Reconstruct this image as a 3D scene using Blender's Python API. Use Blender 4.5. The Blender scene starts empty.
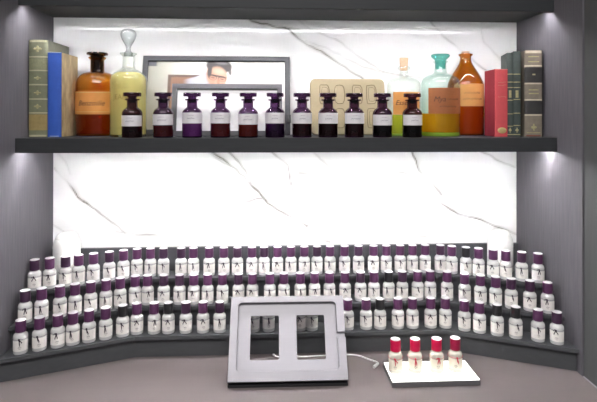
import bpy, bmesh, math, random
import numpy as np
from mathutils import Vector, Matrix, noise
random.seed(7)
C = bpy.context.scene.collection
SC = bpy.context.scene
PI = math.pi
CAMZ = 1.538          # eye height
DESK = 0.9
SHELF = 1.475         # top of the shelf board
S_BOT = 1.4377

# ------------------------------------------------------------------ materials
def lin(c):
    return tuple(((v/255)/12.92 if v/255 <= .04045 else ((v/255+.055)/1.055)**2.4) for v in c)

def principled(name, col, rough=.5, metal=0., noise_amt=.08, noise_scale=40., stretch=(1,1,1), trans=0., bump=0., coat=0., spec=.5, ior=1.45):
    m = bpy.data.materials.new(name); m.use_nodes = True
    nt = m.node_tree; b = nt.nodes['Principled BSDF']
    b.inputs['Roughness'].default_value = rough
    b.inputs['Metallic'].default_value = metal
    b.inputs['Transmission Weight'].default_value = trans
    b.inputs['Coat Weight'].default_value = coat
    b.inputs['Specular IOR Level'].default_value = spec
    b.inputs['IOR'].default_value = ior
    tc = nt.nodes.new('ShaderNodeTexCoord'); mp = nt.nodes.new('ShaderNodeMapping')
    mp.inputs['Scale'].default_value = stretch
    nz = nt.nodes.new('ShaderNodeTexNoise'); nz.inputs['Scale'].default_value = noise_scale; nz.inputs['Detail'].default_value = 4
    rp = nt.nodes.new('ShaderNodeMix'); rp.data_type = 'RGBA'
    lo = tuple(c*(1-noise_amt) for c in col)+(1,); hi = tuple(min(1, c*(1+noise_amt)) for c in col)+(1,)
    rp.inputs[6].default_value = lo; rp.inputs[7].default_value = hi
    nt.links.new(tc.outputs['Object'], mp.inputs['Vector']); nt.links.new(mp.outputs['Vector'], nz.inputs['Vector'])
    nt.links.new(nz.outputs['Fac'], rp.inputs[0]); nt.links.new(rp.outputs[2], b.inputs['Base Color'])
    if bump:
        bp = nt.nodes.new('ShaderNodeBump'); bp.inputs['Strength'].default_value = bump; bp.inputs['Distance'].default_value = .002
        nt.links.new(nz.outputs['Fac'], bp.inputs['Height']); nt.links.new(bp.outputs['Normal'], b.inputs['Normal'])
    return m

def thin_glass(name, tint, edge=None, gloss=1.0, rough=.03):
    """blown glass wall: tinted transmission, longer path at the rim, fresnel reflection"""
    m = bpy.data.materials.new(name); m.use_nodes = True
    nt = m.node_tree; nt.nodes.clear()
    out = nt.nodes.new('ShaderNodeOutputMaterial')
    tr = nt.nodes.new('ShaderNodeBsdfTransparent'); gl = nt.nodes.new('ShaderNodeBsdfGlossy')
    gl.inputs['Roughness'].default_value = rough; gl.inputs['Color'].default_value = (gloss, gloss, gloss, 1)
    lw = nt.nodes.new('ShaderNodeLayerWeight'); lw.inputs['Blend'].default_value = .17
    mc = nt.nodes.new('ShaderNodeMix'); mc.data_type = 'RGBA'
    mc.inputs[6].default_value = tuple(tint)+(1,)
    mc.inputs[7].default_value = tuple(edge if edge else [t*t*.6 for t in tint])+(1,)
    nt.links.new(lw.outputs['Facing'], mc.inputs[0]); nt.links.new(mc.outputs[2], tr.inputs['Color'])
    fr = nt.nodes.new('ShaderNodeFresnel'); fr.inputs['IOR'].default_value = 1.5
    # the same reflection on either face of the wall
    geo = nt.nodes.new('ShaderNodeNewGeometry'); mx0 = nt.nodes.new('ShaderNodeMix'); mx0.data_type = 'FLOAT'
    mx0.inputs[2].default_value = 1.5; mx0.inputs[3].default_value = 1/1.5
    nt.links.new(geo.outputs['Backfacing'], mx0.inputs[0]); nt.links.new(mx0.outputs[0], fr.inputs['IOR'])
    ms = nt.nodes.new('ShaderNodeMixShader')
    nt.links.new(fr.outputs['Fac'], ms.inputs[0]); nt.links.new(tr.outputs[0], ms.inputs[1]); nt.links.new(gl.outputs[0], ms.inputs[2])
    nt.links.new(ms.outputs[0], out.inputs['Surface'])
    return m

def liquid(name, tint, body=None, fac=.3):
    """coloured liquid: clear tint plus some scattering inside"""
    m = bpy.data.materials.new(name); m.use_nodes = True
    nt = m.node_tree; nt.nodes.clear()
    out = nt.nodes.new('ShaderNodeOutputMaterial')
    tr = nt.nodes.new('ShaderNodeBsdfTransparent'); tr.inputs['Color'].default_value = tuple(tint)+(1,)
    df = nt.nodes.new('ShaderNodeBsdfDiffuse'); tl = nt.nodes.new('ShaderNodeBsdfTranslucent')
    nz = nt.nodes.new('ShaderNodeTexNoise'); nz.inputs['Scale'].default_value = 18
    tc = nt.nodes.new('ShaderNodeTexCoord'); nt.links.new(tc.outputs['Object'], nz.inputs['Vector'])
    mc = nt.nodes.new('ShaderNodeMix'); mc.data_type = 'RGBA'
    body = body or tint
    mc.inputs[6].default_value = tuple(b*.88 for b in body)+(1,); mc.inputs[7].default_value = tuple(body)+(1,)
    nt.links.new(nz.outputs['Fac'], mc.inputs[0])
    for n in (df, tl): nt.links.new(mc.outputs[2], n.inputs['Color'])
    a = nt.nodes.new('ShaderNodeMixShader'); a.inputs[0].default_value = .22
    nt.links.new(df.outputs[0], a.inputs[1]); nt.links.new(tl.outputs[0], a.inputs[2])
    ms = nt.nodes.new('ShaderNodeMixShader'); ms.inputs[0].default_value = fac
    nt.links.new(tr.outputs[0], ms.inputs[1]); nt.links.new(a.outputs[0], ms.inputs[2])
    nt.links.new(ms.outputs[0], out.inputs['Surface'])
    return m

def emission(name, col, strength, dots=None):
    m = bpy.data.materials.new(name); m.use_nodes = True
    nt = m.node_tree; nt.nodes.clear()
    out = nt.nodes.new('ShaderNodeOutputMaterial'); em = nt.nodes.new('ShaderNodeEmission')
    em.inputs['Color'].default_value = tuple(col)+(1,); em.inputs['Strength'].default_value = strength
    if dots:      # row of diodes behind the diffuser
        tc = nt.nodes.new('ShaderNodeTexCoord'); sx = nt.nodes.new('ShaderNodeSeparateXYZ')
        mu = nt.nodes.new('ShaderNodeMath'); mu.operation = 'MULTIPLY'; mu.inputs[1].default_value = 2*PI*dots
        sn = nt.nodes.new('ShaderNodeMath'); sn.operation = 'SINE'
        mr = nt.nodes.new('ShaderNodeMapRange'); mr.inputs[1].default_value = 0; mr.inputs[2].default_value = 1
        mr.inputs[3].default_value = 0.; mr.inputs[4].default_value = strength*3.14
        nt.links.new(tc.outputs['Object'], sx.inputs[0]); nt.links.new(sx.outputs['X'], mu.inputs[0])
        nt.links.new(mu.outputs[0], sn.inputs[0]); nt.links.new(sn.outputs[0], mr.inputs[0])
        nt.links.new(mr.outputs[0], em.inputs['Strength'])
    nt.links.new(em.outputs[0], out.inputs['Surface'])
    return m

def vcol_mat(name, rough=.5, spec=.4):
    m = principled(name, (.5, .5, .5), rough=rough, spec=spec)
    nt = m.node_tree; b = nt.nodes['Principled BSDF']
    at = nt.nodes.new('ShaderNodeAttribute'); at.attribute_name = 'ink'
    nt.links.new(at.outputs['Color'], b.inputs['Base Color'])
    return m

WALL_L = principled('dark_oak_panel', (.115, .110, .122), rough=.5, noise_amt=.30, noise_scale=30, stretch=(6, 6, .35), bump=.12, spec=.3)
DARK = principled('charcoal_board', (.036, .038, .041), rough=.5, noise_amt=.15, noise_scale=30, stretch=(.4, 6, 6), bump=.05, spec=.3)
HEAD = principled('charcoal_header', (.028, .030, .033), rough=.55, noise_amt=.15, noise_scale=30, stretch=(.4, 6, 6), spec=.3)
OUTER = principled('charcoal_cabinet_side', (.085, .087, .088), rough=.6, noise_amt=.1, noise_scale=20, stretch=(6, 6, .4), spec=.3)
RISER = principled('grey_riser_laminate', (.078, .082, .088), rough=.5, noise_amt=.12, noise_scale=30, stretch=(.5, 4, 4), spec=.35)
DESKM = principled('taupe_counter_laminate', (.165, .140, .138), rough=.42, noise_amt=.07, noise_scale=12, stretch=(.6, 3, 3), spec=.4)
FLOORM = principled('grey_floor', (.25, .24, .23), rough=.5)
ALU = principled('light_grey_aluminium', (.30, .292, .315), rough=.42, metal=.25, noise_amt=.03, noise_scale=60, stretch=(.3, 4, 4))
BLACKP = principled('black_plastic', (.018, .018, .02), rough=.45)
WHITEP = principled('white_plastic', (.85, .85, .84), rough=.35, noise_amt=.02)
JARM = principled('white_ceramic', (.88, .88, .86), rough=.25, noise_amt=.02)
MINI = principled('frosted_clear_glass', (.95, .95, .94), rough=.12, trans=.35, noise_amt=.03, coat=.4)
MINI_RED = principled('cream_filled_glass', (.93, .90, .80), rough=.12, trans=.45, noise_amt=.03, coat=.4)
PAPER = principled('ivory_label_paper', (.92, .89, .85), rough=.7, noise_amt=.03, noise_scale=300)
PAPER_C = principled('cream_label_paper', (.86, .80, .66), rough=.7, noise_amt=.03, noise_scale=300)
INK = principled('grey_print_ink', (.16, .13, .14), rough=.7)
THREAD = principled('dark_plum_thread', (.035, .018, .035), rough=.6)
THREAD_R = principled('red_thread', (.55, .02, .06), rough=.5)
CAP_A = principled('purple_cap', (.098, .032, .092), rough=.35, noise_amt=.08, noise_scale=200)
CAP_B = principled('dark_plum_cap', (.052, .022, .052), rough=.35, noise_amt=.08, noise_scale=200)
CAP_C = principled('black_cap', (.018, .018, .020), rough=.35, noise_amt=.08, noise_scale=200)
CAP_R = principled('crimson_cap', (.60, .010, .07), rough=.3, noise_amt=.05, noise_scale=200)
CAP_R2 = principled('dark_crimson_cap', (.30, .012, .05), rough=.3, noise_amt=.05, noise_scale=200)
CAPTOP = principled('white_cap_disc', (.88, .87, .88), rough=.3, noise_amt=.01)
PURPLE_G = thin_glass('purple_apothecary_glass', (.31, .18, .335), edge=(.05, .02, .055))
SATIN = principled('silver_satin_label', (.80, .78, .80), rough=.38, metal=.25, noise_amt=.10, noise_scale=18, stretch=(4, 4, .5))
AMBER_G = thin_glass('amber_glass', (.90, .54, .11), edge=(.32, .10, .015))
CLEAR_G = thin_glass('clear_glass', (.93, .96, .94), edge=(.62, .70, .66))
AQUA_G = thin_glass('aqua_tinted_glass', (.88, .96, .93), edge=(.42, .66, .60))
TEAL_G = thin_glass('teal_glass', (.45, .84, .78), edge=(.12, .48, .46))
CORK = principled('cork', (.58, .40, .26), rough=.8, noise_amt=.25, noise_scale=160)
INK_BR = principled('brown_ink', (.08, .035, .02), rough=.7)
GOLD = principled('gilt', (.62, .48, .22), rough=.4, metal=.5, noise_amt=.2, noise_scale=120)
PAGES = principled('aged_page_block', (.55, .47, .34), rough=.8, noise_amt=.18, noise_scale=400, stretch=(1, .05, .05))
FRAME_D = principled('dark_grey_picture_frame', (.045, .046, .052), rough=.5)
FRAME_L = principled('mid_grey_picture_frame', (.115, .115, .122), rough=.5)
TAN = principled('tan_clay', (.345, .285, .18), rough=.75, noise_amt=.08, noise_scale=60, bump=.1)
TAN_D = principled('dark_tan_groove', (.16, .125, .07), rough=.8)

# ------------------------------------------------------------------ mesh helpers
def link(name, bm, mats, parent=None, smooth=False, loc=None):
    me = bpy.data.meshes.new(name); bm.to_mesh(me); bm.free()
    for m in (mats if isinstance(mats, (list, tuple)) else [mats]): me.materials.append(m)
    if smooth:
        for p in me.polygons: p.use_smooth = True
        try: me.set_sharp_from_angle(angle=math.radians(38))
        except Exception: pass
    o = bpy.data.objects.new(name, me); C.objects.link(o)
    if loc: o.location = loc
    if parent: o.parent = parent
    return o

def tag(o, label=None, cat=None, group=None, kind=None):
    if label: o['label'] = label
    if cat: o['category'] = cat
    if group: o['group'] = group
    if kind: o['kind'] = kind
    return o

def thing(name, label, cat, loc=(0, 0, 0), rz=0, group=None):
    o = bpy.data.objects.new(name, None); C.objects.link(o)
    o.empty_display_size = .02
    o.location = loc; o.rotation_euler = (0, 0, rz)
    return tag(o, label, cat, group)

def box(bm, x0, x1, y0, y1, z0, z1, bevel=0., mi=0, seg=2):
    vs = [bm.verts.new((x, y, z)) for z in (z0, z1) for y in (y0, y1) for x in (x0, x1)]
    fs = [bm.faces.new([vs[i] for i in q]) for q in ((0, 2, 3, 1), (4, 5, 7, 6), (0, 1, 5, 4), (2, 6, 7, 3), (0, 4, 6, 2), (1, 3, 7, 5))]
    for f in fs: f.material_index = mi
    if bevel:
        es = list({e for f in fs for e in f.edges})
        bmesh.ops.bevel(bm, geom=es, offset=bevel, segments=seg, affect='EDGES', profile=.6)
    return bm

def bx(name, x0, x1, y0, y1, z0, z1, mat, parent=None, bevel=0., loc=None):
    return link(name, box(bmesh.new(), x0, x1, y0, y1, z0, z1, bevel), mat, parent, loc=loc)

def lathe_bm(bm, prof, seg=28, mi=0, a0=0., a1=2*PI, sq=None):
    full = abs(a1-a0-2*PI) < 1e-6
    n = seg if full else seg+1
    rings = []
    for r, z in prof:
        if r < 1e-7: rings.append([bm.verts.new((0, 0, z))]); continue
        rings.append([bm.verts.new((r*math.sin(a0+(a1-a0)*k/seg), -r*math.cos(a0+(a1-a0)*k/seg), z)) for k in range(n)])
    for A, B in zip(rings, rings[1:]):
        for k in range(seg):
            k2 = (k+1) % n
            if len(A) == 1 and len(B) == 1: continue
            if len(A) == 1: vs = [A[0], B[k2], B[k]]
            elif len(B) == 1: vs = [A[k], A[k2], B[0]]
            else: vs = [A[k], A[k2], B[k2], B[k]]
            f = bm.faces.new(vs); f.material_index = mi
    return bm

def lathe(name, prof, mat, parent=None, seg=28, loc=None, a0=0., a1=2*PI, smooth=True):
    return link(name, lathe_bm(bmesh.new(), prof, seg, 0, a0, a1), mat, parent, smooth, loc)

def smooth_prof(pts, n=4):
    """Catmull-Rom through the profile points"""
    out = []
    P = [pts[0]]+list(pts)+[pts[-1]]
    for i in range(1, len(P)-2):
        for k in range(n):
            t = k/n
            out.append(tuple(.5*(2*P[i][j]+(P[i+1][j]-P[i-1][j])*t+(2*P[i-1][j]-5*P[i][j]+4*P[i+1][j]-P[i+2][j])*t*t
                                 + (3*P[i][j]-P[i-1][j]-3*P[i+1][j]+P[i+2][j])*t**3) for j in (0, 1)))
    out.append(pts[-1])
    return [(max(0, r), z) for r, z in out]

def tube_bm(bm, pts, r, seg=8, mi=0, closed=False, ry=None):
    pts = [Vector(p) for p in pts]; n = len(pts); rings = []
    rr = r if isinstance(r, (list, tuple)) else [r]*n
    for i, p in enumerate(pts):
        if closed: t = (pts[(i+1) % n]-pts[i-1]).normalized()
        else: t = (pts[min(i+1, n-1)]-pts[max(i-1, 0)]).normalized()
        up = Vector((0, 0, 1)) if abs(t.z) < .9 else Vector((0, 1, 0))
        s = t.cross(up).normalized(); u = s.cross(t)
        rings.append([bm.verts.new(p+s*rr[i]*math.cos(2*PI*k/seg)+u*rr[i]*math.sin(2*PI*k/seg)) for k in range(seg)])
    m = n if closed else n-1
    for i in range(m):
        A, B = rings[i], rings[(i+1) % n]
        for k in range(seg):
            f = bm.faces.new([A[k], A[(k+1) % seg], B[(k+1) % seg], B[k]]); f.material_index = mi
    if not closed:
        for R in (rings[0][::-1], rings[-1]):
            f = bm.faces.new(R); f.material_index = mi
    bmesh.ops.recalc_face_normals(bm, faces=bm.faces[:])
    return bm

def prism(bm, poly, z0, z1, mi=0):
    a = [bm.verts.new((x, y, z0)) for x, y in poly]; b = [bm.verts.new((x, y, z1)) for x, y in poly]
    n = len(poly)
    fs = [bm.faces.new(a[::-1]), bm.faces.new(b)]+[bm.faces.new([a[i], a[(i+1) % n], b[(i+1) % n], b[i]]) for i in range(n)]
    for f in fs: f.material_index = mi
    bmesh.ops.recalc_face_normals(bm, faces=fs)
    return bm

def rrect(x0, x1, y0, y1, r, n=5):
    pts = []
    for cx, cy, a in ((x1-r, y0+r, -PI/2), (x1-r, y1-r, 0), (x0+r, y1-r, PI/2), (x0+r, y0+r, PI)):
        for k in range(n+1): pts.append((cx+r*math.cos(a+PI/2*k/n), cy+r*math.sin(a+PI/2*k/n)))
    return pts

def curve_mesh(cu):
    o = bpy.data.objects.new('tmp', cu); C.objects.link(o)
    dg = bpy.context.evaluated_depsgraph_get(); dg.update()
    me = bpy.data.meshes.new_from_object(o.evaluated_get(dg))
    bpy.data.objects.remove(o); bpy.data.curves.remove(cu)
    return me

def plate(loops, half, bevel=0.):
    """flat plate in local XY with holes, thickness 2*half"""
    cu = bpy.data.curves.new('tmp', 'CURVE'); cu.dimensions = '2D'; cu.fill_mode = 'BOTH'
    cu.extrude = half-bevel; cu.bevel_depth = bevel; cu.bevel_resolution = 1; cu.offset = -bevel
    for L in loops:
        s = cu.splines.new('POLY'); s.points.add(len(L)-1); s.use_cyclic_u = True
        for p, (x, y) in zip(s.points, L): p.co = (x, y, 0, 1)
    return curve_mesh(cu)

def mesh_obj(name, me, mat, parent=None, mw=None):
    me.name = name; me.materials.clear(); me.materials.append(mat)
    o = bpy.data.objects.new(name, me); C.objects.link(o)
    if parent: o.parent = parent
    if mw is not None: o.matrix_local = mw
    return o

def text_mesh(body, size, shear=0., extrude=.0002):
    cu = bpy.data.curves.new('tmp', 'FONT'); cu.body = body; cu.size = size; cu.shear = shear
    cu.align_x = 'CENTER'; cu.align_y = 'CENTER'; cu.extrude = extrude; cu.resolution_u = 2
    return curve_mesh(cu)

def wrapped_text(name, body, size, R, z, mat, parent, ang=0., shear=0., flat=False):
    me = text_mesh(body, size, shear)
    for v in me.vertices:
        x, y, d = v.co
        if flat: v.co = (x, -R-d-.0004, z+y)
        else:
            a = ang+x/R; rr = R+.0004+d
            v.co = (rr*math.sin(a), -rr*math.cos(a), z+y)
    return mesh_obj(name, me, mat, parent)

def scribble(name, w, h, R, z, mat, parent, ang=0., rnd=None, th=.0005):
    """a line of handwriting too small to read"""
    rnd = rnd or random
    bm = bmesh.new(); pts = []
    n = max(10, int(w/.0022)); x = -w/2
    for i in range(n):
        a = ang+x/R; zz = z+(h*(.5 if i % 2 else -.35))*rnd.uniform(.5, 1.0 if i % 5 else 1.7)
        pts.append(((R+.0005)*math.sin(a), -(R+.0005)*math.cos(a), zz)); x += w/(n-1)*rnd.uniform(.7, 1.3)
    tube_bm(bm, pts, th, 4)
    return link(name, bm, mat, parent)

def wrap_label(name, R, z0, z1, half, mat, parent, ang=0., seg=14, th=.0006):
    bm = bmesh.new()
    prof = [(R+.0001, z0), (R+th, z0), (R+th, z1), (R+.0001, z1)]
    lathe_bm(bm, prof, seg, 0, ang-half, ang+half)
    return link(name, bm, mat, parent, True)

# ------------------------------------------------------------------ setting
def struct(o): return tag(o, kind='structure')

# marble back wall, veins laid out in wall coordinates (x, z)
VEINS = [
 ([(-.25,1.90),(-.176,1.849),(-.116,1.814),(-.007,1.791),(.050,1.752),(.084,1.731),(.157,1.686),(.227,1.641),(.273,1.604)], .012, .95),
 ([(-.02,1.84),(.029,1.815),(.135,1.762),(.212,1.708),(.267,1.678),(.335,1.653),(.40,1.64)], .016, .45),
 ([(.05,1.76),(.14,1.72),(.22,1.68),(.30,1.665)], .028, .40),
 ([(-.30,1.48),(-.235,1.423),(-.167,1.368),(-.122,1.329),(-.068,1.271),(-.01,1.235),(.05,1.20)], .008, .95),
 ([(-.25,1.43),(-.20,1.385),(-.15,1.36)], .022, .45),
 ([(-.21,1.44),(-.188,1.422),(-.134,1.362),(-.118,1.33)], .006, .75),
 ([(-.09,1.44),(-.062,1.419),(-.007,1.375),(.000,1.335),(.008,1.307)], .006, .8),
 ([(.03,1.356),(.055,1.354)], .006, .5),
 ([(.065,1.44),(.09,1.395),(.13,1.365),(.20,1.345)], .012, .4),
 ([(-.13,1.272),(-.09,1.283),(-.02,1.275),(.03,1.27)], .004, .5),
 ([(.365,1.45),(.375,1.421),(.397,1.366),(.428,1.335),(.459,1.286)], .007, .9),
 ([(.24,1.35),(.32,1.362),(.40,1.355)], .012, .35),
 ([(.459,1.264),(.516,1.23),(.585,1.211),(.648,1.179),(.70,1.166)], .006, .9),
 ([(.545,1.43),(.585,1.42),(.648,1.386),(.70,1.371)], .014, .6),
 ([(.428,1.83),(.455,1.79),(.475,1.771),(.538,1.719),(.601,1.680)], .014, .5),
 ([(.59,1.80),(.60,1.76),(.64,1.72),(.69,1.66)], .016, .28),
 ([(.33,1.66),(.42,1.655),(.50,1.66)], .014, .3),
 ([(-.704,1.38),(-.663,1.341),(-.623,1.29),(-.579,1.261),(-.53,1.21),(-.492,1.174)], .007, .85),
 ([(-.71,1.44),(-.665,1.40),(-.65,1.36)], .018, .25),
 ([(-.704,1.21),(-.675,1.19),(-.655,1.17)], .014, .5),
 ([(-.52,1.178),(-.45,1.172),(-.40,1.176)], .005, .5),
 ([(-.62,1.78),(-.50,1.80),(-.36,1.79),(-.24,1.81)], .016, .25),
 ([(.0,1.185),(.07,1.17),(.12,1.15)], .005, .5),
 ([(.31,1.17),(.36,1.155),(.42,1.158)], .008, .3),
]
def marble_wall():
    nx, nz = 380, 232
    x0, x1, z0, z1 = -.70, .70, 1.02, 1.86
    xs = np.linspace(x0, x1, nx); zs = np.linspace(z0, z1, nz)
    X, Z = np.meshgrid(xs, zs)
    DX = np.empty_like(X); DZ = np.empty_like(X); W = np.empty_like(X)
    for j in range(nz):
        for i in range(nx):
            v = Vector((xs[i]*9, zs[j]*9, 0)); 
            DX[j, i] = noise.noise(v)*.010+noise.noise(v*4)*.0035
            DZ[j, i] = noise.noise(v+Vector((31, 7, 3)))*.010+noise.noise(v*4+Vector((5, 5, 5)))*.0035
            W[j, i] = .5+.5*noise.noise(v*1.7+Vector((3, 90, 1)))
    Px, Pz = X+DX, Z+DZ
    V = np.zeros_like(X)
    for pts, w, s in VEINS:
        d = np.full_like(X, 9.); side = np.zeros_like(X)
        for (ax, az), (bx_, bz) in zip(pts, pts[1:]):
            l2 = (bx_-ax)**2+(bz-az)**2
            t = np.clip(((Px-ax)*(bx_-ax)+(Pz-az)*(bz-az))/l2, 0, 1)
            dd = np.hypot(Px-ax-t*(bx_-ax), Pz-az-t*(bz-az))
            sd = (bx_-ax)*(Pz-az)-(bz-az)*(Px-ax)
            side = np.where(dd < d, np.sign(sd), side); d = np.minimum(d, dd)
        wide = np.where(side > 0, w*2.0, w*.45)        # soft on one side, crisp on the other
        v = s*(.26*np.exp(-(d/wide)**2)+.90*np.exp(-(d/.0025)**2))*np.clip(-.10+1.7*W, .12, 1.3)
        V = np.maximum(V, v)
    me = bpy.data.meshes.new('wall_back')
    verts = np.stack([X.ravel(), np.zeros(X.size), Z.ravel()], 1)
    idx = np.arange(nx*nz).reshape(nz, nx)
    faces = np.stack([idx[:-1, :-1].ravel(), idx[:-1, 1:].ravel(), idx[1:, 1:].ravel(), idx[1:, :-1].ravel()], 1)
    me.from_pydata(verts.tolist(), [], faces.tolist())
    at = me.attributes.new('vein', 'FLOAT', 'POINT'); at.data.foreach_set('value', np.clip(V, 0, 1).ravel().astype(np.float32))
    m = principled('white_veined_marble', (.86, .855, .845), rough=.02, noise_amt=.03, noise_scale=4, spec=.5)
    nt = m.node_tree; b = nt.nodes['Principled BSDF']
    a = nt.nodes.new('ShaderNodeAttribute'); a.attribute_name = 'vein'
    mx = nt.nodes.new('ShaderNodeMix'); mx.data_type = 'RGBA'
    src = b.inputs['Base Color'].links[0].from_socket
    nt.links.new(src, mx.inputs[6]); mx.inputs[7].default_value = (.15, .138, .115, 1)
    nt.links.new(a.outputs['Fac'], mx.inputs[0]); nt.links.new(mx.outputs[2], b.inputs['Base Color'])
    me.materials.append(m)
    o = bpy.data.objects.new('wall_back', me); C.objects.link(o)
    return struct(o)
marble_wall()
struct(bx('wall_back_core', -.72, .72, .002, .04, 0, 2.6, DARK))

struct(bx('wall_left', -.72, -.70, -.334, .002, 0, 2.6, WALL_L))
struct(bx('wall_right', .70, .72, -.334, .002, 0, 2.6, WALL_L))
struct(bx('trim_1', -.76, -.703, -1.0, -.336, 0, 2.6, OUTER, bevel=.001))
struct(bx('trim_2', .703, .76, -1.0, -.336, 0, 2.6, OUTER, bevel=.001))
struct(bx('floor', -2.5, 2.5, -4, .04, -.05, 0, FLOORM))
# top board of the niche, its front lip and the header above
cei = struct(bx('ceiling', -.70, .70, -.195, 0, 1.821, 1.85, DARK))
struct(bx('trim_3', -.70, .70, -.2095, -.195, 1.8125, 1.868, HEAD, bevel=.001))
struct(bx('wall_header', -.70, .70, -.190, 0, 1.868, 2.6, HEAD))

LED = emission('led_diodes', (.98, .97, 1.0), 140., dots=50)
LED_SIDE = emission('led_cover_edge', (.98, .97, 1.0), 30., dots=50)
LED_LOW = emission('led_diodes_shelf', (1., .985, 1.0), 215., dots=50)
def led(name, z, parent, mat):
    bm = bmesh.new()
    box(bm, -.692, .692, -.1925, -.1855, z, z+.0032)
    for f in bm.faces: f.material_index = 0 if f.calc_center_median().z < z+.0005 else 1      # diodes look down, the cover's edge only glows
    return link(name, bm, [mat, LED_SIDE], parent)
led('led_strip', 1.8172, cei, LED)

# shelf
sh = thing('display_shelf', 'long charcoal floating shelf carrying the old bottles and books', 'shelf', (0, 0, S_BOT))
bx('shelf_board', -.6995, .6995, -.214, -.0005, .009, SHELF-S_BOT, DARK, sh, .0008)
bx('front_lip', -.6995, .6995, -.2245, -.214, 0, SHELF-S_BOT, DARK, sh, .0008)
led('led_strip', .0045, sh, LED_LOW)

# counter
ct = thing('counter', 'taupe laminate counter top along the bottom of the niche', 'counter', (0, 0, 0))
bx('worktop', -.6995, .6995, -.52, -.0005, DESK-.04, DESK, DESKM, ct, .001)
bx('front_panel', -.69, .69, -.49, -.45, 0, DESK-.04, OUTER, ct, .001)
bx('edge_strip', .6997, .7027, -.52, -.3365, DESK-.04, DESK+.001, ALU, ct)

# ------------------------------------------------------------------ stepped riser
def row_y(x, row):
    yc, xc, sl, sr = row[:4]
    return -(yc+max(0, abs(x)-xc)*(sl if x < 0 else sr))
ROW = {'top': (.058, .432, .40, .42, CAMZ-.4655), 'middle': (.115, .421, .42, .44, CAMZ-.5245), 'bottom': (.172, .41, .385, .44, CAMZ-.5795)}
dr = thing('display_riser', 'grey three tier stepped riser with angled wings on the counter', 'display riser', (0, 0, DESK+.0003))
def front_poly(row, f):
    yc, xc = row[:2]
    return [(-.699, row_y(-.699, row)-f), (-xc, -yc-f), (xc, -yc-f), (.699, row_y(.699, row)-f), (.699, -.001), (-.699, -.001)]
below = DESK
for k in ('bottom', 'middle', 'top'):
    r = ROW[k]; z = r[4]
    link('riser_panel', prism(bmesh.new(), front_poly(r, .012), below-DESK, z-.009-DESK), RISER, dr)
    link('ledge', prism(bmesh.new(), front_poly(r, .025), z-.009-DESK, z-DESK), RISER, dr)
    below = z
bx('back_rail', -.699, .699, -.0125, -.001, ROW['top'][4]-DESK, CAMZ-.3975-DESK, RISER, dr)

# ------------------------------------------------------------------ mini perfume bottles
BR, BH = .0168, .079
BODY = [(0, 0), (.0150, 0), (.0163, .0008), (BR, .0022), (BR, .0385), (.0165, .0415), (.0153, .0447), (.0136, .0468), (.0118, .0480), (.0112, .0495), (.0112, .0515), (0, .0515)]
def cap_bm(): return lathe_bm(bmesh.new(), [(0, .0508), (.0113, .0508), (.0122, .0515), (.0124, .053), (.0122, .0765), (.0116, .0782), (.0, .0782)], 24)
def captop_bm(): return lathe_bm(bmesh.new(), [(.0, .0779), (.0117, .0781), (.0119, .0786), (.0112, .0790), (0, .0790)], 24)
def label_bm():
    bm = bmesh.new()
    lathe_bm(bm, [(BR+.0001, .0085), (BR+.0004, .0085), (BR+.0004, .0335), (BR+.0001, .0335)], 14, 0, -1.15, 1.15)
    R = BR+.0005                                             # a few printed marks
    for z, w in ((.0185, .0062), (.0165, .0085), (.0135, .005)):
        n = 5
        for i in range(n):
            a = (-w/2+w*i/n)/R; b = a+w/n*.62/R
            vs = [bm.verts.new((R*math.sin(q), -R*math.cos(q), zz)) for q, zz in ((a, z), (b, z), (b, z+.0011), (a, z+.0011))]
            bm.faces.new(vs).material_index = 1
    return bm
def seal_bm(var):
    rnd = random.Random(var*11+3); bm = bmesh.new(); R = BR+.0007
    # thread round the shoulder, knot and tails of the tassel
    zt = .0365
    tube_bm(bm, [((R)*math.sin(2*PI*k/24), -(R)*math.cos(2*PI*k/24), zt) for k in range(24)], .00038, 4, 0, True)
    a0 = rnd.uniform(-.28, .34)
    P = lambda a, z, rr=R+.0006: (rr*math.sin(a), -rr*math.cos(a), z)
    tube_bm(bm, [P(a0-.09, zt+.0012), P(a0, zt+.0022), P(a0+.09, zt+.0008), P(a0, zt-.0016), P(a0-.08, zt)], .0013, 6)
    kind = var % 5
    tails = {0: [(-.16, -.013), (.14, -.012)], 1: [(.20, -.014), (.06, -.010)], 2: [(-.24, -.011), (.26, -.010)],
             3: [(.05, -.015), (.30, -.009)], 4: [(-.05, -.017), (.16, -.015)]}[kind]
    for da, dz in tails:
        tube_bm(bm, [P(a0, zt), P(a0+da*.5, zt+dz*.4), P(a0+da*(.8+.3*rnd.random()), zt+dz*.75), P(a0+da, zt+dz)], [.0012, .0011, .0012, .0007], 5)
    if kind in (0, 2):
        tube_bm(bm, [P(a0, zt), P(a0-.2, zt+.002), P(a0-.33, zt-.002)], .0009, 5)
    return bm
def proto(name, body_mat, cap_mat, label_mat, seal_mat, var):
    t = thing(name, None, 'perfume bottle')
    lathe('glass_body', BODY, body_mat, t, 24)
    cp = link('cap', cap_bm(), cap_mat, t, True)
    link('cap_top', captop_bm(), CAPTOP, cp, True)['label'] = 'white disc on top of the cap'
    link('paper_label', label_bm(), [label_mat, INK], t, True)
    link('thread_seal', seal_bm(var), seal_mat, t)
    return t
def dup(root, loc, rz, label, group=None):
    r = root.copy(); C.objects.link(r); r.location = loc; r.rotation_euler = (0, 0, rz); r['label'] = label
    if group: r['group'] = group
    for ch in list(root.children):
        c = ch.copy(); C.objects.link(c); c.parent = r
        for g in ch.children:
            d = g.copy(); C.objects.link(d); d.parent = c
    return r
ORD = ['first', 'second', 'third', 'fourth', 'fifth', 'sixth', 'seventh', 'eighth', 'ninth', 'tenth', 'eleventh', 'twelfth', 'thirteenth',
       'fourteenth', 'fifteenth', 'sixteenth', 'seventeenth', 'eighteenth', 'nineteenth']
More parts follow.
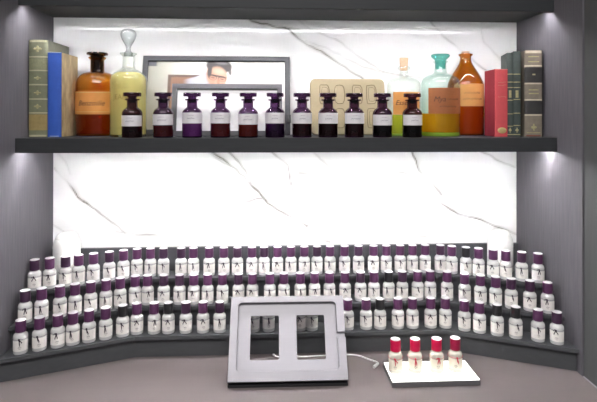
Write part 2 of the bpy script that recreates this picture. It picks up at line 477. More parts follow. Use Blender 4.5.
XS = {
 'top': ([-.681,-.648,-.612,-.582,-.547,-.509,-.474,-.440,-.403,-.366,-.316,-.281,-.236,-.194,-.155,-.113,-.078,-.039,0,.039,.076,.114,.157,.198,.242,.280,.321,.358,.396,.440,.470,.506,.538,.574,.605,.643,.681],
         'BABAABAAABBAAABABAAAB' + 'AABAAAAABACAAABA'[:16]),
 'middle': ([-.675,-.641,-.602,-.569,-.534,-.499,-.466,-.430,-.397,-.353,-.310,-.271,-.233,-.192,-.148,-.109,-.061,-.022,.024,.064,.106,.150,.194,.232,.274,.313,.357,.393,.439,.482,.520,.556,.592,.634,.673],
            'BAAAAAAAABBAAABAAAAAAABACBAAAAAABBA'),
 'bottom': ([-.663,-.625,-.587,-.555,-.520,-.483,-.444,-.411,-.366,-.329,-.283,-.238,-.194,-.104,-.064,.020,.052,.149,.199,.237,.286,.326,.376,.416,.461,.496,.536,.577,.625,.665],
            'AAAAAACAACBABAAAAAACAAAAAACCAB'),
}
CAPN = {'A': 'purple', 'B': 'dark plum', 'C': 'black'}
CAPM = {'A': CAP_A, 'B': CAP_B, 'C': CAP_C}
protos = {}
GROUP = 'small perfume bottles on the stepped riser'
for tier, (xs, caps) in XS.items():
    r = ROW[tier]; n = len(xs)
    for i, x in enumerate(xs):
        c = caps[i] if i < len(caps) else 'A'
        if tier == 'bottom' and 13 <= i <= 16:
            place = ['left bottle seen through the left opening of the grey stand', 'right bottle seen through the left opening of the grey stand',
                     'left bottle seen through the right opening of the grey stand', 'right bottle seen through the right opening of the grey stand'][i-13]
            label = 'white labelled perfume bottle, '+place
        else:
            q = f'{ORD[i]} from left' if i < (n+1)//2 else f'{ORD[n-1-i]} from right'
            if q.startswith('first '): q = 'at the '+q[11:]+' end'
            label = f'white labelled perfume bottle with {CAPN[c]} cap, {q} on the {tier} tier'
        y = row_y(x, r)
        rz = math.atan2(-(x+.056), 1.5318+y)*-1*-1
        rz = -math.atan2((x+.056), 1.5318+y)*.9+random.uniform(-.12, .12)
        var = random.randrange(10); key = (c, var)
        loc = (x, y, r[4]+.0008)
        if key in protos: o = dup(protos[key], loc, rz, label, GROUP)
        else:
            o = proto('perfume_bottle', MINI, CAPM[c], PAPER, THREAD, var); protos[key] = o
            o.location = loc; o.rotation_euler = (0, 0, rz); tag(o, label, group=GROUP)

# white jars in the rear corners of the riser
def jar(x, y, h, label):
    t = thing('ceramic_jar', label, 'jar', (x, y, ROW['top'][4]+.0008))
    lathe('jar_body', [(0, 0), (.0350, 0)]+smooth_prof([(.0365, .003), (.0365, h*.55), (.0362, h*.70), (.034, h*.80), (.030, h*.86)], 3), JARM, t, 32)
    lathe('lid', smooth_prof([(.0302, h*.862), (.029, h*.90), (.024, h*.955), (.014, h*.99), (0, h)], 3), JARM, t, 32)
jar(-.640, -.0515, .126, 'white domed ceramic jar in the rear left corner behind the top tier')
jar(.622, -.058, .122, 'white domed ceramic jar in the rear right corner behind the top tier')

# ------------------------------------------------------------------ purple apothecary bottles on the shelf
def apothecary(x, label, lz, liq, level):
    t = thing('apothecary_bottle', label, 'apothecary bottle', (x, -.1965, SHELF+.0002), 0, 'purple glass apothecary bottles along the shelf edge')
    R = .0258
    prof = [(0, .0015), (.020, .0005), (.0245, .0005), (R, .003), (R, .064), (.0250, .0672), (.0225, .0715), (.0170, .0765), (.0138, .079), (.0134, .082),
            (.0134, .0950), (.0160, .0965), (.0184, .0972), (.0188, .0985), (.0184, .1002), (.0160, .1008), (.0115, .1008), (.0112, .0960)]
    lathe('glass_body', prof, PURPLE_G, t, 32)
    lathe('stopper', [(0, .090), (.0102, .090), (.0108, .1010), (.0112, .1050), (.0135, .1062), (.0218, .1068), (.0228, .1082), (.0228, .1152), (.0218, .1168), (0, .1172)], PURPLE_STOP, t, 28)
    lathe('liquid', [(0, .004), (.0236, .004), (.0242, .006), (.0242, level), (0, level)], liq, t, 28)
    wrap_label('satin_label', R, lz, lz+.0275, 1.35, SATIN, t)
    rn = random.Random(x)
    L = [c for c in t.children if c.name.startswith('satin')][0]
    s = scribble('handwriting', .022+rn.uniform(-.006, .004), .0035, R+.0006, lz+.0125, INKV, L, 0, rn, .00045)
    scribble('small_print', .014, .0012, R+.0006, lz+.0205, INKV, L, 0, rn, .00025)
    return t
PURPLE_STOP = thin_glass('purple_stopper_glass', (.22, .11, .25), edge=(.05, .022, .06))
INKV = principled('violet_ink', (.12, .09, .16), rough=.7)
LQ_B = liquid('dark_brown_essence', (.32, .12, .10), (.20, .07, .05), .35)
LQ_R = liquid('red_brown_essence', (.75, .28, .20), (.70, .20, .10), .45)
LQ_O = liquid('orange_brown_essence', (.90, .38, .15), (.95, .30, .08), .55)
LQ_P = liquid('violet_tinted_essence', (.62, .40, .72), (.35, .15, .42), .2)
LQ_V = liquid('violet_painted_backlight', (.95, .80, 1.), (.95, .50, 1.), .45)  # backlight from the white sheet behind, put into this liquid's brighter colour
LQ_K = liquid('near_black_essence', (.10, .04, .05), (.02, .012, .018), .25)
AP = [(-.4178, .030, LQ_B, .062, 'dark plum apothecary bottle in front of the yellow decanter'),
      (-.3381, .033, LQ_R, .030, 'purple stoppered bottle with red-brown contents at the left edge of the small grey frame'),
      (-.2637, .0375, LQ_V, .060, 'brightest violet apothecary bottle, against the left part of the white picture'),
      (-.1905, .0375, LQ_R, .060, 'red-brown apothecary bottle against the white picture, beside the brightest violet one'),
      (-.1181, .0345, LQ_O, .061, 'orange-brown apothecary bottle against the white picture'),
      (-.0478, .0375, LQ_P, .034, 'purple apothecary bottle at the right edge of the small grey frame'),
      (.0234, .0370, LQ_B, .040, 'plum apothecary bottle between the picture frames and the tan tablet'),
      (.0923, .0370, LQ_B, .058, 'purple brown apothecary bottle in front of the left part of the tan tablet'),
      (.1621, .0370, LQ_B, .060, 'purple brown apothecary bottle in front of the middle of the tan tablet'),
      (.2372, .0325, LQ_K, .060, 'nearly black apothecary bottle at the right edge of the tan tablet'),
      (.3178, .0325, LQ_K, .062, 'nearly black apothecary bottle in front of the cork stoppered bottle')]
for x, lz, lq, lv, lb in AP: apothecary(x, lb, lz, lq, lv)

# ------------------------------------------------------------------ large old bottles
LAB_AM = principled('orange_brown_paper', (.62, .27, .07), rough=.6, noise_amt=.18, noise_scale=30)
LAB_OR = principled('orange_kraft_paper', (.66, .30, .075), rough=.6, noise_amt=.15, noise_scale=40)
LAB_BR = principled('rust_brown_paper', (.30, .105, .035), rough=.6, noise_amt=.25, noise_scale=30)
LAB_TAN = principled('tan_orange_paper', (.62, .30, .095), rough=.6, noise_amt=.12, noise_scale=40)

# wide amber bottle
t = thing('glass_bottle', 'wide amber glass bottle with flat stopper and handwritten label beside the blue book', 'bottle', (-.5520, -.0620, SHELF))
R = .0575
lathe('glass_body', [(0, .002), (.05, .001), (.055, .001), (R, .005)] + smooth_prof([(R, .132), (.0565, .148), (.051, .163), (.041, .174), (.030, .1785), (.0205, .1815), (.0188, .186)], 3) + [(.0186, .214), (.0215, .217), (.0235, .219), (.0235, .222), (.021, .2235), (.016, .2235)], AMBER_G, t, 40)
lathe('liquid', [(0, .006), (.0548, .006), (.0555, .009), (.0555, .060), (0, .060)], liquid('dark_amber_tincture', (.24, .055, .015), (.36, .09, .03), .7), t, 36)
L = wrap_label('paper_label', R, .0605, .1240, 1.15, LAB_AM, t)
wrapped_text('handwriting', 'Benzoilie', .0205, R+.0006, .0905, INK_BR, L, .0, .35)
for zz in (.0665, .1195): wrap_label('label_rule', R+.0006, zz, zz+.0012, 1.1, GOLD, L)
lathe('stopper', [(0, .178), (.0168, .178), (.0178, .190), (.0178, .2225), (.0185, .2255), (.0280, .2285), (.0292, .2315), (.0280, .2350), (.020, .2365), (0, .2366)], thin_glass('dark_amber_stopper', (.10, .03, .015), edge=(.03, .01, .006)), t, 32)

# yellow decanter
t = thing('decanter', 'pale yellow filled decanter with clear teardrop glass stopper', 'decanter', (-.4480, -.1235, SHELF))
R = .0482
lathe('glass_body', [(0, .002), (.040, .001), (.0465, .001), (R, .004)] + smooth_prof([(R, .150), (.0470, .160), (.041, .170), (.030, .178), (.020, .184), (.0158, .190)], 3) + [(.0150, .196), (.0148, .218), (.0200, .2235), (.0225, .2250), (.0225, .2275), (.018, .2285), (.010, .2285)], CLEAR_G, t, 36)
lathe('perfume', [(0, .006), (.0452, .006), (.0462, .008)] + smooth_prof([(.0462, .150), (.0448, .160), (.039, .168), (.028, .1745)], 3) + [(0, .1747)], liquid('pale_yellow_perfume', (.99, .92, .52), (1., .90, .46), .45), t, 36)
E1 = principled('olive_relief_lettering', (.20, .165, .06), rough=.5)
wrapped_text('lettering', 'JEAN', .0185, R, .1060, E1, t, -.18)
rn = random.Random(5)
scribble('lettering', .034, .006, R, .1420, E1, t, -.30, rn, .0004); scribble('lettering', .040, .006, R, .1300, E1, t, -.25, rn, .0004)
lathe('neck_sleeve', [(.0128, .187), (.0140, .188), (.0140, .217), (.0120, .2175)], principled('ground_glass', (.86, .85, .80), rough=.35, trans=.3, noise_amt=.03), t, 28)
st = link('stopper', lathe_bm(bmesh.new(), [(0, .215), (.0105, .215), (.0115, .2285), (.0065, .2335), (.0060, .2400), (.0075, .2470)] + smooth_prof([(.0100, .2520), (.0160, .2615), (.0205, .2735), (.0210, .2815), (.0180, .2885), (.0110, .2925), (0, .2940)], 3), 26), thin_glass('clear_stopper_glass', (.90, .92, .92), edge=(.16, .17, .18)), t, True)

# cork stoppered clear bottle
t = thing('glass_bottle', 'clear bottle with cork and orange label holding yellow-green liquid', 'bottle', (.3185, -.108, SHELF))
R = .0468
lathe('glass_body', [(0, .004), (.030, .003), (.044, .001), (R, .005)] + smooth_prof([(R, .140), (.0455, .150), (.039, .159), (.027, .1645), (.0165, .168), (.0125, .175)], 3) + [(.0122, .1860), (.0170, .1885), (.0182, .1905), (.0182, .1935), (.0165, .1965), (.0125, .1990), (.0115, .1990)], CLEAR_G, t, 36)
lathe('liquid', [(0, .008), (.0440, .008), (.0448, .011), (.0448, .0600), (0, .0600)], liquid('yellow_green_liquid', (.88, .90, .20), (.85, .85, .12), .3), t, 32)
lathe('glass_foot', [(0, .002), (.043, .0015), (.0455, .0055), (.0445, .0075), (0, .0078)], liquid('green_glass_foot', (.66, .90, .30), (.66, .85, .22), .6), t, 32)
L = wrap_label('paper_label', R, .0605, .1235, .90, LAB_OR, t, -.02)
wrapped_text('handwriting', 'Esse', .0190, R+.0006, .0930, INK_BR, L, -.42, .35)
lathe('cork', [(0, .186), (.0100, .186), (.0112, .199), (.0124, .2205), (.0118, .2215), (0, .2217)], CORK, t, 24)

# green stoppered clear bottle
t = thing('glass_bottle', 'clear bottle with aqua green glass stopper and rust brown label holding orange-yellow liquid', 'bottle', (.4215, -.1155, SHELF))
R = .0540
lathe('glass_body', [(0, .004), (.034, .003), (.051, .001), (R, .005)] + smooth_prof([(R, .143), (.0525, .155), (.045, .166), (.032, .1725), (.0215, .1765), (.0168, .183)], 3) + [(.0160, .2060), (.0195, .2090), (.0200, .2120), (.017, .2130), (.013, .2130)], AQUA_G, t, 40)
lathe('liquid', [(0, .012), (.0505, .012), (.0515, .014), (.0515, .0640), (0, .0640)], liquid('orange_yellow_liquid', (1., .63, .06), (1., .52, .03), .4), t, 36)
lathe('glass_foot', [(0, .002), (.050, .0015), (.0525, .0055), (.0520, .0105), (0, .0115)], liquid('lime_glass_foot', (.62, .92, .14), (.62, .88, .12), .6), t, 36)
L = wrap_label('paper_label', R, .0635, .1345, 1.0, LAB_BR, t, .05)
wrapped_text('handwriting', 'Mya', .0200, R+.0006, .1030, INK_BR, L, -.36, .3)
rn = random.Random(9); scribble('handwriting', .036, .006, R+.0006, .1030, INK_BR, L, .35, rn); scribble('handwriting', .050, .005, R+.0006, .0830, INK_BR, L, .1, rn)
lathe('stopper', [(0, .190), (.0135, .190), (.0145, .2040), (.0150, .2130), (.0155, .2150), (.0225, .2215), (.0258, .2250), (.0262, .2290), (.0240, .2312), (0, .2316)], TEAL_G, t, 32)

# conical amber bottle
t = thing('glass_bottle', 'amber bottle with sloping shoulders and tan handwritten label beside the red book', 'bottle', (.5175, -.0560, SHELF))
R = .0520
lathe('glass_body', [(0, .002), (.048, .001), (.0500, .001), (R, .005)] + smooth_prof([(R, .140), (.0512, .150), (.0475, .162), (.038, .181), (.026, .200), (.0185, .213)], 3) + [(.0160, .222), (.0155, .2320), (.0190, .2350), (.0205, .2375), (.0200, .2400), (.0165, .2412), (.0125, .2412)], thin_glass('brown_amber_glass', (.80, .42, .07), edge=(.16, .04, .008)), t, 40)
lathe('liquid', [(0, .006), (.0492, .006), (.0500, .009), (.0500, .0840), (0, .0840)], liquid('rust_brown_liquid', (.35, .09, .02), (.72, .30, .10), .85), t, 36)
L = wrap_label('paper_label', R, .0850, .1500, 1.0, LAB_TAN, t, -.02)
rn = random.Random(13); scribble('handwriting', .046, .007, R+.0006, .1230, INK_BR, L, .02, rn); scribble('handwriting', .054, .007, R+.0006, .1060, INK_BR, L, .04, rn)
lathe('cork', [(0, .226), (.0128, .226), (.0120, .2412), (.0116, .2470), (.009, .2480), (0, .2482)], CORK, t, 24)

# ------------------------------------------------------------------ books
def book(x0, x1, yf, depth, h, spine_m, cover_m, label, rz=0, bands=(), band_m=None, pivot='l', blocks=(), gilt=(), rnd=.35, wrap=None):
    w = x1-x0
    t = thing('book', label, 'book', (x0 if pivot == 'l' else x1, yf, SHELF), rz)
    ox = 0 if pivot == 'l' else -w
    # rounded spine
    bul = w*rnd*.35; n = 10
    pts = [(ox+w*(.5-.5*math.cos(PI*k/n)), -bul*math.sin(PI*k/n)+bul) for k in range(n+1)]
    inner = [(x, y+.0035) for x, y in pts]
    link('spine', prism(bmesh.new(), pts+inner[::-1], .0005, h), spine_m, t, False)
    bx('cover', ox, ox+.0028, bul+.0005, depth, .0005, h, cover_m, t, .0008)
    bx('cover', ox+w-.0028, ox+w, bul+.0005, depth, .0005, h, cover_m, t, .0008)
    bx('page_block', ox+.003, ox+w-.003, bul+.004, depth-.004, .003, h-.004, PAGES, t)
    def strip(nm, z0, z1, m, out, inset=0):
        p = [(ox+w*(.5-(.5-inset)*math.cos(PI*k/n)), -(bul+out)*math.sin(PI*k/n)+bul-.0002) for k in range(n+1)]
        q = [(x, y+.002) for x, y in p]
        return link(nm, prism(bmesh.new(), p+q[::-1], z0, z1), m, t)
    for z in bands: strip('raised_band', z-.0018, z+.0018, band_m or spine_m, .0016)
    for z0, z1, m in blocks: strip('spine_label', z0, z1, m, .0005)
    for z0, z1, ins, m in gilt:
        if ins < .28: strip('gilt_ornament', z0, z1, m, .0007, ins); continue
        zc, hw, hh = (z0+z1)/2, w*(.5-ins)*1.15, (z1-z0)*.62
        b0 = bmesh.new()
        for dx, dz, sx, sz in ((0, 0, .55, .62), (-.62, 0, .38, .36), (.62, 0, .38, .36), (0, .7, .30, .30), (0, -.7, .30, .30)):
            q = bmesh.ops.create_uvsphere(b0, u_segments=10, v_segments=6, radius=1)['verts']
            bmesh.ops.scale(b0, vec=(hw*sx, .0009, hh*sz), verts=q); bmesh.ops.translate(b0, vec=(ox+w/2+dx*hw, -.0001, zc+dz*hh), verts=q)
        link('gilt_ornament', b0, m, t, True)
    return t
GREEN_S = principled('olive_green_leather', (.185, .195, .125), rough=.55, noise_amt=.25, noise_scale=70, bump=.15)
GREEN_C = principled('grey_green_cloth', (.13, .135, .105), rough=.7, noise_amt=.5, noise_scale=25)
BLUE_S = principled('cobalt_blue_cloth', (.030, .095, .42), rough=.55, noise_amt=.15, noise_scale=60)
WORN = principled('worn_tan_cover', (.40, .31, .18), rough=.8, noise_amt=.75, noise_scale=34, stretch=(1, 1.6, .7))
RED_S = principled('rose_red_cloth', (.55, .075, .085), rough=.6, noise_amt=.12, noise_scale=80)
RED_C = principled('dark_red_cloth', (.30, .03, .05), rough=.65, noise_amt=.15, noise_scale=60)
TEAL_S = principled('dark_green_leather', (.045, .060, .055), rough=.5, noise_amt=.45, noise_scale=50)
TEAL_C = principled('marbled_dark_boards', (.075, .10, .095), rough=.55, noise_amt=.6, noise_scale=45)
BIG_S = principled('grey_brown_leather', (.21, .18, .14), rough=.6, noise_amt=.3, noise_scale=70, bump=.15)
BIG_B = principled('charcoal_label_leather', (.035, .034, .034), rough=.5, noise_amt=.3, noise_scale=50)
OLD_G = principled('faded_gilt', (.38, .35, .19), rough=.5, metal=.2, noise_amt=.4, noise_scale=120)
PALE_G = principled('pale_worn_band', (.44, .42, .28), rough=.55, noise_amt=.15, noise_scale=80)
OCHRE = principled('ochre_label', (.33, .25, .10), rough=.6, noise_amt=.3, noise_scale=120)
CREAM_W = principled('cream_worn_edge', (.60, .53, .40), rough=.7, noise_amt=.2, noise_scale=80)

book(-.6985, -.6492, -.160, .145, .2570, GREEN_S, GREEN_C, 'tall olive green leather book with raised bands against the left wall',
     bands=(.212, .176, .1385, .1005, .064), band_m=PALE_G, blocks=((.018, .060, OCHRE), (.179, .208, principled('olive_title_leather', (.24, .25, .15), rough=.6, noise_amt=.35, noise_scale=150))),
     gilt=((.226, .240, .30, OLD_G), (.112, .122, .33, OLD_G), (.076, .086, .33, OLD_G), (.0015, .006, .02, PALE_G), (.251, .2565, .02, PALE_G), (.152, .160, .33, OLD_G)))
book(-.6458, -.6112, -.165, .116, .2240, BLUE_S, WORN, 'bright blue cloth book with a worn tan side', rnd=.15,
     gilt=((.2222, .2238, .01, principled('light_blue_worn_edge', (.45, .52, .72), rough=.7)), (.0008, .004, .12, principled('blue_tail_wear', (.25, .32, .55), rough=.7))))
book(.5570, .5915, -.168, .078, .1865, RED_S, RED_C, 'rose red cloth book with a gold oval emblem at the foot', rz=-.045, rnd=.12,
     gilt=((.1840, .1863, .01, principled('pink_worn_edge', (.70, .22, .22), rough=.7)),))
b = [o for o in bpy.data.objects if o.get('label', '').startswith('rose red')][0]
bm = bmesh.new(); bmesh.ops.create_uvsphere(bm, u_segments=20, v_segments=8, radius=1); bmesh.ops.scale(bm, vec=(.0125, .0010, .0085), verts=bm.verts)
link('emblem', bm, GOLD, b, True, (.019, -.0005, .0175))
rn = random.Random(4)
for zz in (.150, .142, .110):
    bm = bmesh.new(); tube_bm(bm, [(.008+.0028*i, -.0003, zz+rn.uniform(-.0012, .0012)) for i in range(9)], .0005, 4); link('title_lettering', bm, principled('faded_gold', (.62, .25, .18), rough=.6), b)
book(.5935, .6110, -.160, .080, .2320, TEAL_S, TEAL_C, 'thin dark green book with gilt bands next to the red book', rz=-.24, rnd=.3,
     gilt=tuple((z, z+.0022, .02, OLD_G) for z in (.005, .028, .062, .100, .135, .150, .172))+((.012, .024, .3, OLD_G), (.108, .128, .25, OLD_G)))
book(.6120, .6315, -.160, .080, .2365, TEAL_S, TEAL_C, 'thin dark green book with gilt bands touching the large brown book', rz=-.24, rnd=.3,
     gilt=tuple((z, z+.0022, .02, OLD_G) for z in (.005, .030, .064, .102, .135, .150, .172))+((.012, .024, .3, OLD_G), (.108, .128, .25, OLD_G)))
book(.6425, .6905, -.165, .062, .2385, BIG_S, BIG_S, 'thick grey brown leather book with black title labels against the right wall', rz=-.10, rnd=.25,
     bands=(.196, .147, .102, .060), band_m=CREAM_W, blocks=((.150, .192, BIG_B), (.063, .099, BIG_B)),
     gilt=((.010, .012, .05, OLD_G), (.018, .034, .36, OLD_G), (.0015, .005, .04, principled('red_brown_tail', (.20, .07, .05), rough=.7)), (.231, .2382, .02, CREAM_W), (.118, .121, .12, OLD_G), (.128, .131, .12, OLD_G), (.170, .174, .25, OLD_G), (.206, .209, .1, OLD_G), (.220, .223, .1, OLD_G)))

# ------------------------------------------------------------------ framed pictures and tablet
def leaning(name, label, cat, x, y, ang):
    t = thing(name, label, cat, (x, y, SHELF)); t.rotation_euler = (-ang, 0, 0); return t
def picture_frame(label, x0, x1, h, y, ang, bar, mat, dep=.012):
    w = x1-x0
    t = leaning('picture_frame', label, 'picture frame', (x0+x1)/2, y, ang)
    o = plate([rrect(-w/2, w/2, 0, h, .0008, 1), rrect(-w/2+bar, w/2-bar, bar, h-bar, .0008, 1)], dep/2, .0008)
    mesh_obj('frame_bars', o, mat, t, Matrix.Translation((0, -dep/2, 0)) @ Matrix.Rotation(PI/2, 4, 'X'))
    bx('backing_board', -w/2+.004, w/2-.004, -.003, -.0005, .004, h-.004, BLACKP, t)
    return t, w
def ink_grid(name, x0, x1, z0, z1, y, nx, nz, fn, mat, parent):
    """flat print; fn gives the printed colour at u, v in 0..1"""
    me = bpy.data.meshes.new(name); V = []; F = []; K = []
    for j in range(nz+1):
        for i in range(nx+1):
            u, v = i/nx, j/nz; V.append((x0+(x1-x0)*u, y, z0+(z1-z0)*v)); c = fn(u, v); K += [c[0], c[1], c[2], 1]
    for j in range(nz):
        for i in range(nx):
            a = j*(nx+1)+i; F.append((a, a+1, a+nx+2, a+nx+1))
    me.from_pydata(V, [], F)
    at = me.attributes.new('ink', 'FLOAT_COLOR', 'POINT'); at.data.foreach_set('color', K)
    me.materials.append(mat); o = bpy.data.objects.new(name, me); C.objects.link(o); o.parent = parent
    return o
PRINT = vcol_mat('photo_print', .35)
def mixc(a, b, t): return tuple(p+(q-p)*t for p, q in zip(a, b))
def sst(e0, e1, x): t = min(1, max(0, (x-e0)/(e1-e0))); return t*t*(3-2*t)
def photo(u, v):
    # printed portrait: a man with glasses bent over his work, pale studio behind
    px = 148+137*u; py = 131-69*v
    c = mixc(lin((172, 171, 156)), lin((248, 246, 238)), sst(150, 205, px+ (py-62)*.3))
    c = mixc(c, lin((158, 154, 142)), .8*sst(70, 110, py)*(1-sst(166, 176, px)))
    if px < 158 and py < 67: c = mixc(c, lin((95, 97, 104)), 1-sst(155, 158, px))
    c = mixc(c, lin((92, 66, 50)), sst(75.2, 76.2, py)*sst(167.5, 168.6, px)*(1-sst(206, 209, px)))
    c = mixc(c, lin((146, 104, 76)), sst(77.5, 79, py)*sst(170.5, 172, px)*(1-sst(200, 206, px)))
    sd = (px-203)/17; e = py-(77-6*math.exp(-((px-211)/9)**2)+max(0, (200-px))*.22)        # shirt
    c = mixc(c, lin((200, 201, 208)), sst(-.6, .8, e)*sst(182, 192, px)*(1-sst(212, 218, px)))
    def ell(cx, cy, rx, ry, rot=0., s=.12):
        dx, dy = px-cx, py-cy; co, si = math.cos(rot), math.sin(rot)
        d = math.hypot((dx*co+dy*si)/rx, (-dx*si+dy*co)/ry); return 1-sst(1-s, 1+s, d)
    skin = lin((216, 168, 140))
    c = mixc(c, skin, ell(216.5, 76, 10.2, 13.5, -.28))
    c = mixc(c, lin((190, 135, 108)), ell(210.5, 80, 4.5, 8, -.2, .5)*.6)
    hair = lin((62, 52, 54))
    top = ell(218.5, 66.5, 13, 7.6, .12)*(1-ell(216.5, 77, 9.3, 9.5, -.2, .2))
    c = mixc(c, hair, top); c = mixc(c, hair, ell(209.3, 72, 2.2, 6.5, .1, .3)); c = mixc(c, hair, ell(229.3, 71.5, 1.7, 5, -.2, .3)*.9)
    c = mixc(c, lin((130, 126, 132)), ell(221, 63.5, 6, 1.6, .1, .6)*.6)
    for ex, ey in ((212.6, 78.3), (221.8, 80.0)):
        c = mixc(c, lin((178, 128, 104)), ell(ex, ey, 3.8, 2.2, .18, .4)*.55)
        ring = ell(ex, ey, 4.3, 2.9, .18, .12)*(1-ell(ex, ey+.35, 3.5, 2.2, .18, .2)); c = mixc(c, lin((70, 50, 46)), ring*.75)
        c = mixc(c, lin((85, 58, 50)), ell(ex, ey+.2, 2.2, .5, .2, .5)*.7)
    c = mixc(c, lin((52, 40, 40)), ell(217.2, 77.0, 9.6, .95, .18, .35)*.85)
    c = mixc(c, lin((235, 195, 168)), ell(219, 72.5, 5.5, 2.6, .15, .7)*.6)
    c = mixc(c, lin((186, 126, 100)), ell(218, 82.5, 1.5, 3, -.1, .5)*.7)
    c = mixc(c, lin((150, 85, 75)), ell(217, 88.5, 3.4, .9, .1, .4))
    # folded hands and desk lower down, mostly behind the smaller frame
    c = mixc(c, lin((120, 92, 70)), sst(112, 116, py)*sst(172, 180, px)*(1-sst(276, 283, px)))
    return tuple(q*.80 for q in c)
fa, w = picture_frame('large dark grey frame holding a photo of a man in glasses', -.4335, -.0030, .2370, -.066, .24, .0150, FRAME_D)
ink_grid('photo_print', -w/2+.0145, w/2-.0145, .0145, .2370-.0145, -.0042, 250, 130, photo, PRINT, fa)
bx('frame_clip', w/2-.010, w/2+.0015, -.0165, -.0125, .034, .058, BLACKP, fa, .001)
def whiteprint(u, v):
    c = (.86, .86, .86)
    return c
fb, w2 = picture_frame('smaller mid grey frame with a blank white sheet in front of the larger frame', -.3310, -.0275, .1455, -.128, .16, .0140, FRAME_L)
ink_grid('white_sheet', -w2/2+.0135, w2/2-.0135, .0135, .1455-.0135, -.0042, 4, 3, whiteprint, PRINT, fb)

tb = leaning('clay_tablet', 'tan rounded tablet engraved with rows of letter outlines leaning on the marble', 'tablet', .1665, -.060, .20)
W, Hh, D = .2205, .1665, .016
me = plate([rrect(-W/2, W/2, 0, Hh, .015, 6)], D/2, .0020)
mesh_obj('slab', me, TAN, tb, Matrix.Translation((0, -D/2, 0)) @ Matrix.Rotation(PI/2, 4, 'X'))
def glyph(kind, cx, cz, w, h):
    pts = []
    for k in range(28):
        a = 2*PI*k/28
        x, z = math.cos(a), math.sin(a)
        sx = math.copysign(abs(x)**.55, x); sz = math.copysign(abs(z)**.8, z)
        if kind == 'D' and x < 0: sx = math.copysign(abs(x)**.18, x); sz = math.copysign(abs(z)**.9, z)
        if kind == 'B': sx *= (1-.16*math.exp(-(z/.22)**2)) if x > 0 else 1
        if kind == 'B' and x < 0: sx = -abs(x)**.18
        r = 1+random.uniform(-.03, .03)
        pts.append((cx+sx*w/2*r, -D-.0002, cz+sz*h/2*r))
    return pts
cols = [(-.068, 'D'), (-.0240, 'O'), (.0290, 'B'), (.0702, 'D')]
for rowz in (.1190, .0480):
    for cx, kd in cols:
        bm = bmesh.new()
        tube_bm(bm, glyph(kd, cx, rowz, .0295, .0570), .0012, 5, 0, True)
        if kd in 'DB': tube_bm(bm, glyph(kd, cx+.001, rowz, .0195, .0420), .0007, 5, 0, True)
        link('engraved_letter', bm, TAN_D, tb)

# ------------------------------------------------------------------ tablet stand
def S(t_from_top, L): return L*(1-t_from_top)
sw, sl = .2810, .1905
stand = thing('tablet_stand', 'empty light grey metal tablet stand with two square openings', 'tablet stand', (-.0172, -.3390, DESK+.0003), -.010)
lean = math.radians(33)                         # back from vertical
M = Matrix.Translation((0, 0, .0064)) @ Matrix.Rotation(-lean, 4, 'X') @ Matrix.Rotation(PI/2, 4, 'X')
def lp(u0, u1, t0, t1, r, n=5): return rrect(-sw/2+u0*sw, -sw/2+u1*sw, S(t1, sl), S(t0, sl), r, n)
def rel(f): return M @ Matrix.Translation((0, 0, f))
# raised border, open at the slot in its right side
def border():
    o = [(-sw/2, 0), (sw/2, 0), (sw/2, S(.510, sl)), (-sw/2+.931*sw, S(.510, sl))]
    x0, x1, z0, z1, r = -sw/2+.066*sw, -sw/2+.931*sw, S(.885, sl), S(.075, sl), .009
    inn = []
    for cx, cz, a in ((x1-r, z0+r, 0), (x0+r, z0+r, -PI/2), (x0+r, z1-r, -PI), (x1-r, z1-r, -3*PI/2)):
        for k in range(6): inn.append((cx+r*math.cos(a-PI/2*k/5), cz+r*math.sin(a-PI/2*k/5)))
    o += inn+[(x1, S(.447, sl)), (sw/2, S(.447, sl)), (sw/2, sl), (-sw/2, sl)]
    return o
mesh_obj('border', plate([border()], .0068, .0006), ALU, stand, rel(.0128))
win = [lp(.176, .424, .228, .755, .004), lp(.579, .826, .228, .755, .004)]
mesh_obj('back_plate', plate([rrect(-sw/2, sw/2, 0, sl, .0006, 1)]+win, .0030, .0005), ALU, stand, rel(.0030))
bmf = bmesh.new(); box(bmf, -sw/2, sw/2, -.010, .012, .0, .0062, .001)
link('foot', bmf, BLACKP, stand)['label'] = 'black foot under the plate'
# prop behind the middle bar
ty = math.sin(lean)*sl*.80; tz = .012+math.cos(lean)*sl*.80
bmp = bmesh.new(); tube_bm(bmp, [(0, ty-.002, tz-.004), (0, ty+.020, .09), (0, ty+.022, .004)], .0045, 8)
box(bmp, -.016, .016, .0, ty+.03, .0, .004)
link('rear_prop', bmp, BLACKP, stand)

# charging cable
cab = thing('charging_cable', 'white charging cable lying between the grey stand and the light box', 'cable', (0, 0, DESK))
cp = [(-.0490, -.200, .0050), (-.0420, -.204, .0030), (-.020, -.206, .0022), (.03, -.206, .0022), (.0868, -.203, .0022), (.1399, -.201, .0022), (.172, -.208, .0022), (.1960, -.230, .0022), (.2120, -.2430, .0022), (.2155, -.2530, .0022), (.2110, -.2600, .0025)]
def spline(pts, n=6):
    out = []; P = [pts[0]]+pts+[pts[-1]]
    for i in range(1, len(P)-2):
        for k in range(n):
            t = k/n
            out.append(tuple(.5*(2*P[i][j]+(P[i+1][j]-P[i-1][j])*t+(2*P[i-1][j]-5*P[i][j]+4*P[i+1][j]-P[i+2][j])*t*t+(3*P[i][j]-P[i-1][j]-3*P[i+1][j]+P[i+2][j])*t**3) for j in range(3)))
    return out+[pts[-1]]
link('cord', tube_bm(bmesh.new(), spline(cp), .0018, 8), WHITEP, cab, True)
link('plug', tube_bm(bmesh.new(), [(.2125, -.2580, .0040), (.2110, -.2605, .0040), (.2040, -.2690, .0042), (.2000, -.2740, .0040)], [.0022, .0037, .0040, .0034], 10), WHITEP, cab, True)
link('plug', tube_bm(bmesh.new(), [(-.0480, -.2005, .0050), (-.0530, -.199, .0065)], [.0026, .0020], 10), WHITEP, cab, True)

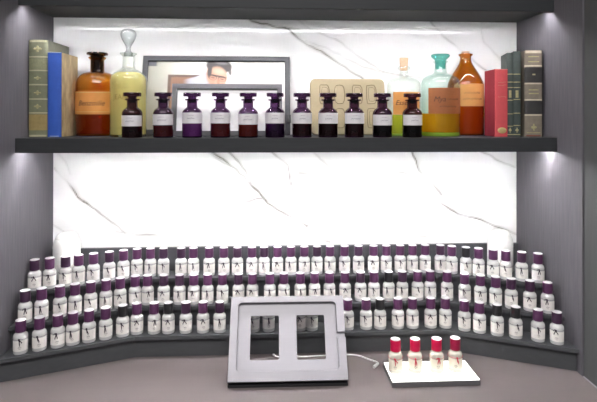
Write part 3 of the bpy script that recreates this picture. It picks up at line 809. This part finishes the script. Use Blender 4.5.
# light box with the red capped bottles
TZ = DESK+.0144
lbx = thing('light_box', 'low grey light box with glowing white top on the counter', 'light box', (.3290, -.3175, DESK+.0003), 0)
bx('housing', -.105, .105, -.0475, .0475, 0, .0122, principled('grey_light_box_body', (.12, .116, .12), rough=.5), lbx, .0010)
bx('glowing_top', -.1035, .1035, -.0460, .0460, .0120, .0138, emission('lit_white_diffuser', (1., .985, .95), 2.6), lbx)['label'] = 'glowing white diffuser'
REDL = ['red capped perfume bottle at the left end of the light box', 'red capped perfume bottle second from left on the light box',
        'red capped perfume bottle third from left on the light box', 'darker crimson capped perfume bottle at the right end of the light box']
for i, (x, y) in enumerate(((.2435, -.3175), (.2915, -.3180), (.3440, -.3190), (.3905, -.3180))):
    o = proto('perfume_bottle', MINI_RED, CAP_R if i < 3 else CAP_R2, PAPER_C, THREAD_R, 3+i)
    o.location = (x, y, TZ); o.rotation_euler = (0, 0, -.22+.08*(i % 3)); tag(o, REDL[i], group='red capped bottles on the light box')

# ------------------------------------------------------------------ light
def area(name, loc, rot, sx, sy, power, col=(1, 1, 1)):
    l = bpy.data.lights.new(name, 'AREA'); l.shape = 'RECTANGLE'; l.size = sx; l.size_y = sy; l.energy = power; l.color = col
    o = bpy.data.objects.new(name, l); C.objects.link(o); o.location = loc; o.rotation_euler = rot
    return o
area('shop_ceiling_light', (-.2, -1.9, 2.75), (math.radians(22), 0, 0), 2.2, .8, 55, (1, .97, .95))
w = bpy.data.worlds.new('shop'); SC.world = w; w.use_nodes = True
bg = w.node_tree.nodes['Background']; bg.inputs['Color'].default_value = (.95, .95, 1, 1); bg.inputs['Strength'].default_value = .17

# ------------------------------------------------------------------ camera
cam = bpy.data.cameras.new('camera'); co = bpy.data.objects.new('camera', cam); C.objects.link(co); SC.camera = co
YAW, PITCH, ROLL = -.0524, .0013, .0014
def R2(a, i, j):
    m = Matrix.Identity(3); c, s = math.cos(a), math.sin(a); m[i][i] = c; m[j][j] = c; m[i][j] = s; m[j][i] = -s; return m
RM = R2(ROLL, 0, 2) @ R2(PITCH, 1, 2) @ R2(YAW, 0, 1)
right, fwd, up = RM[0], RM[1], RM[2]
mw = Matrix.Identity(4)
for i in range(3): mw[i][0] = right[i]; mw[i][1] = up[i]; mw[i][2] = -fwd[i]
mw.translation = Vector((-.056, -1.5318, CAMZ))
co.matrix_world = mw
cam.sensor_width = 36; cam.lens = 507/597*36; cam.shift_y = -(201-112.97)/597; cam.clip_start = .01

SC.view_settings.view_transform = 'Standard'; SC.view_settings.look = 'None'
SC.view_settings.exposure = 0; SC.view_settings.gamma = 1; SC.view_settings.use_curve_mapping = False
SC.cycles.transparent_max_bounces = 24
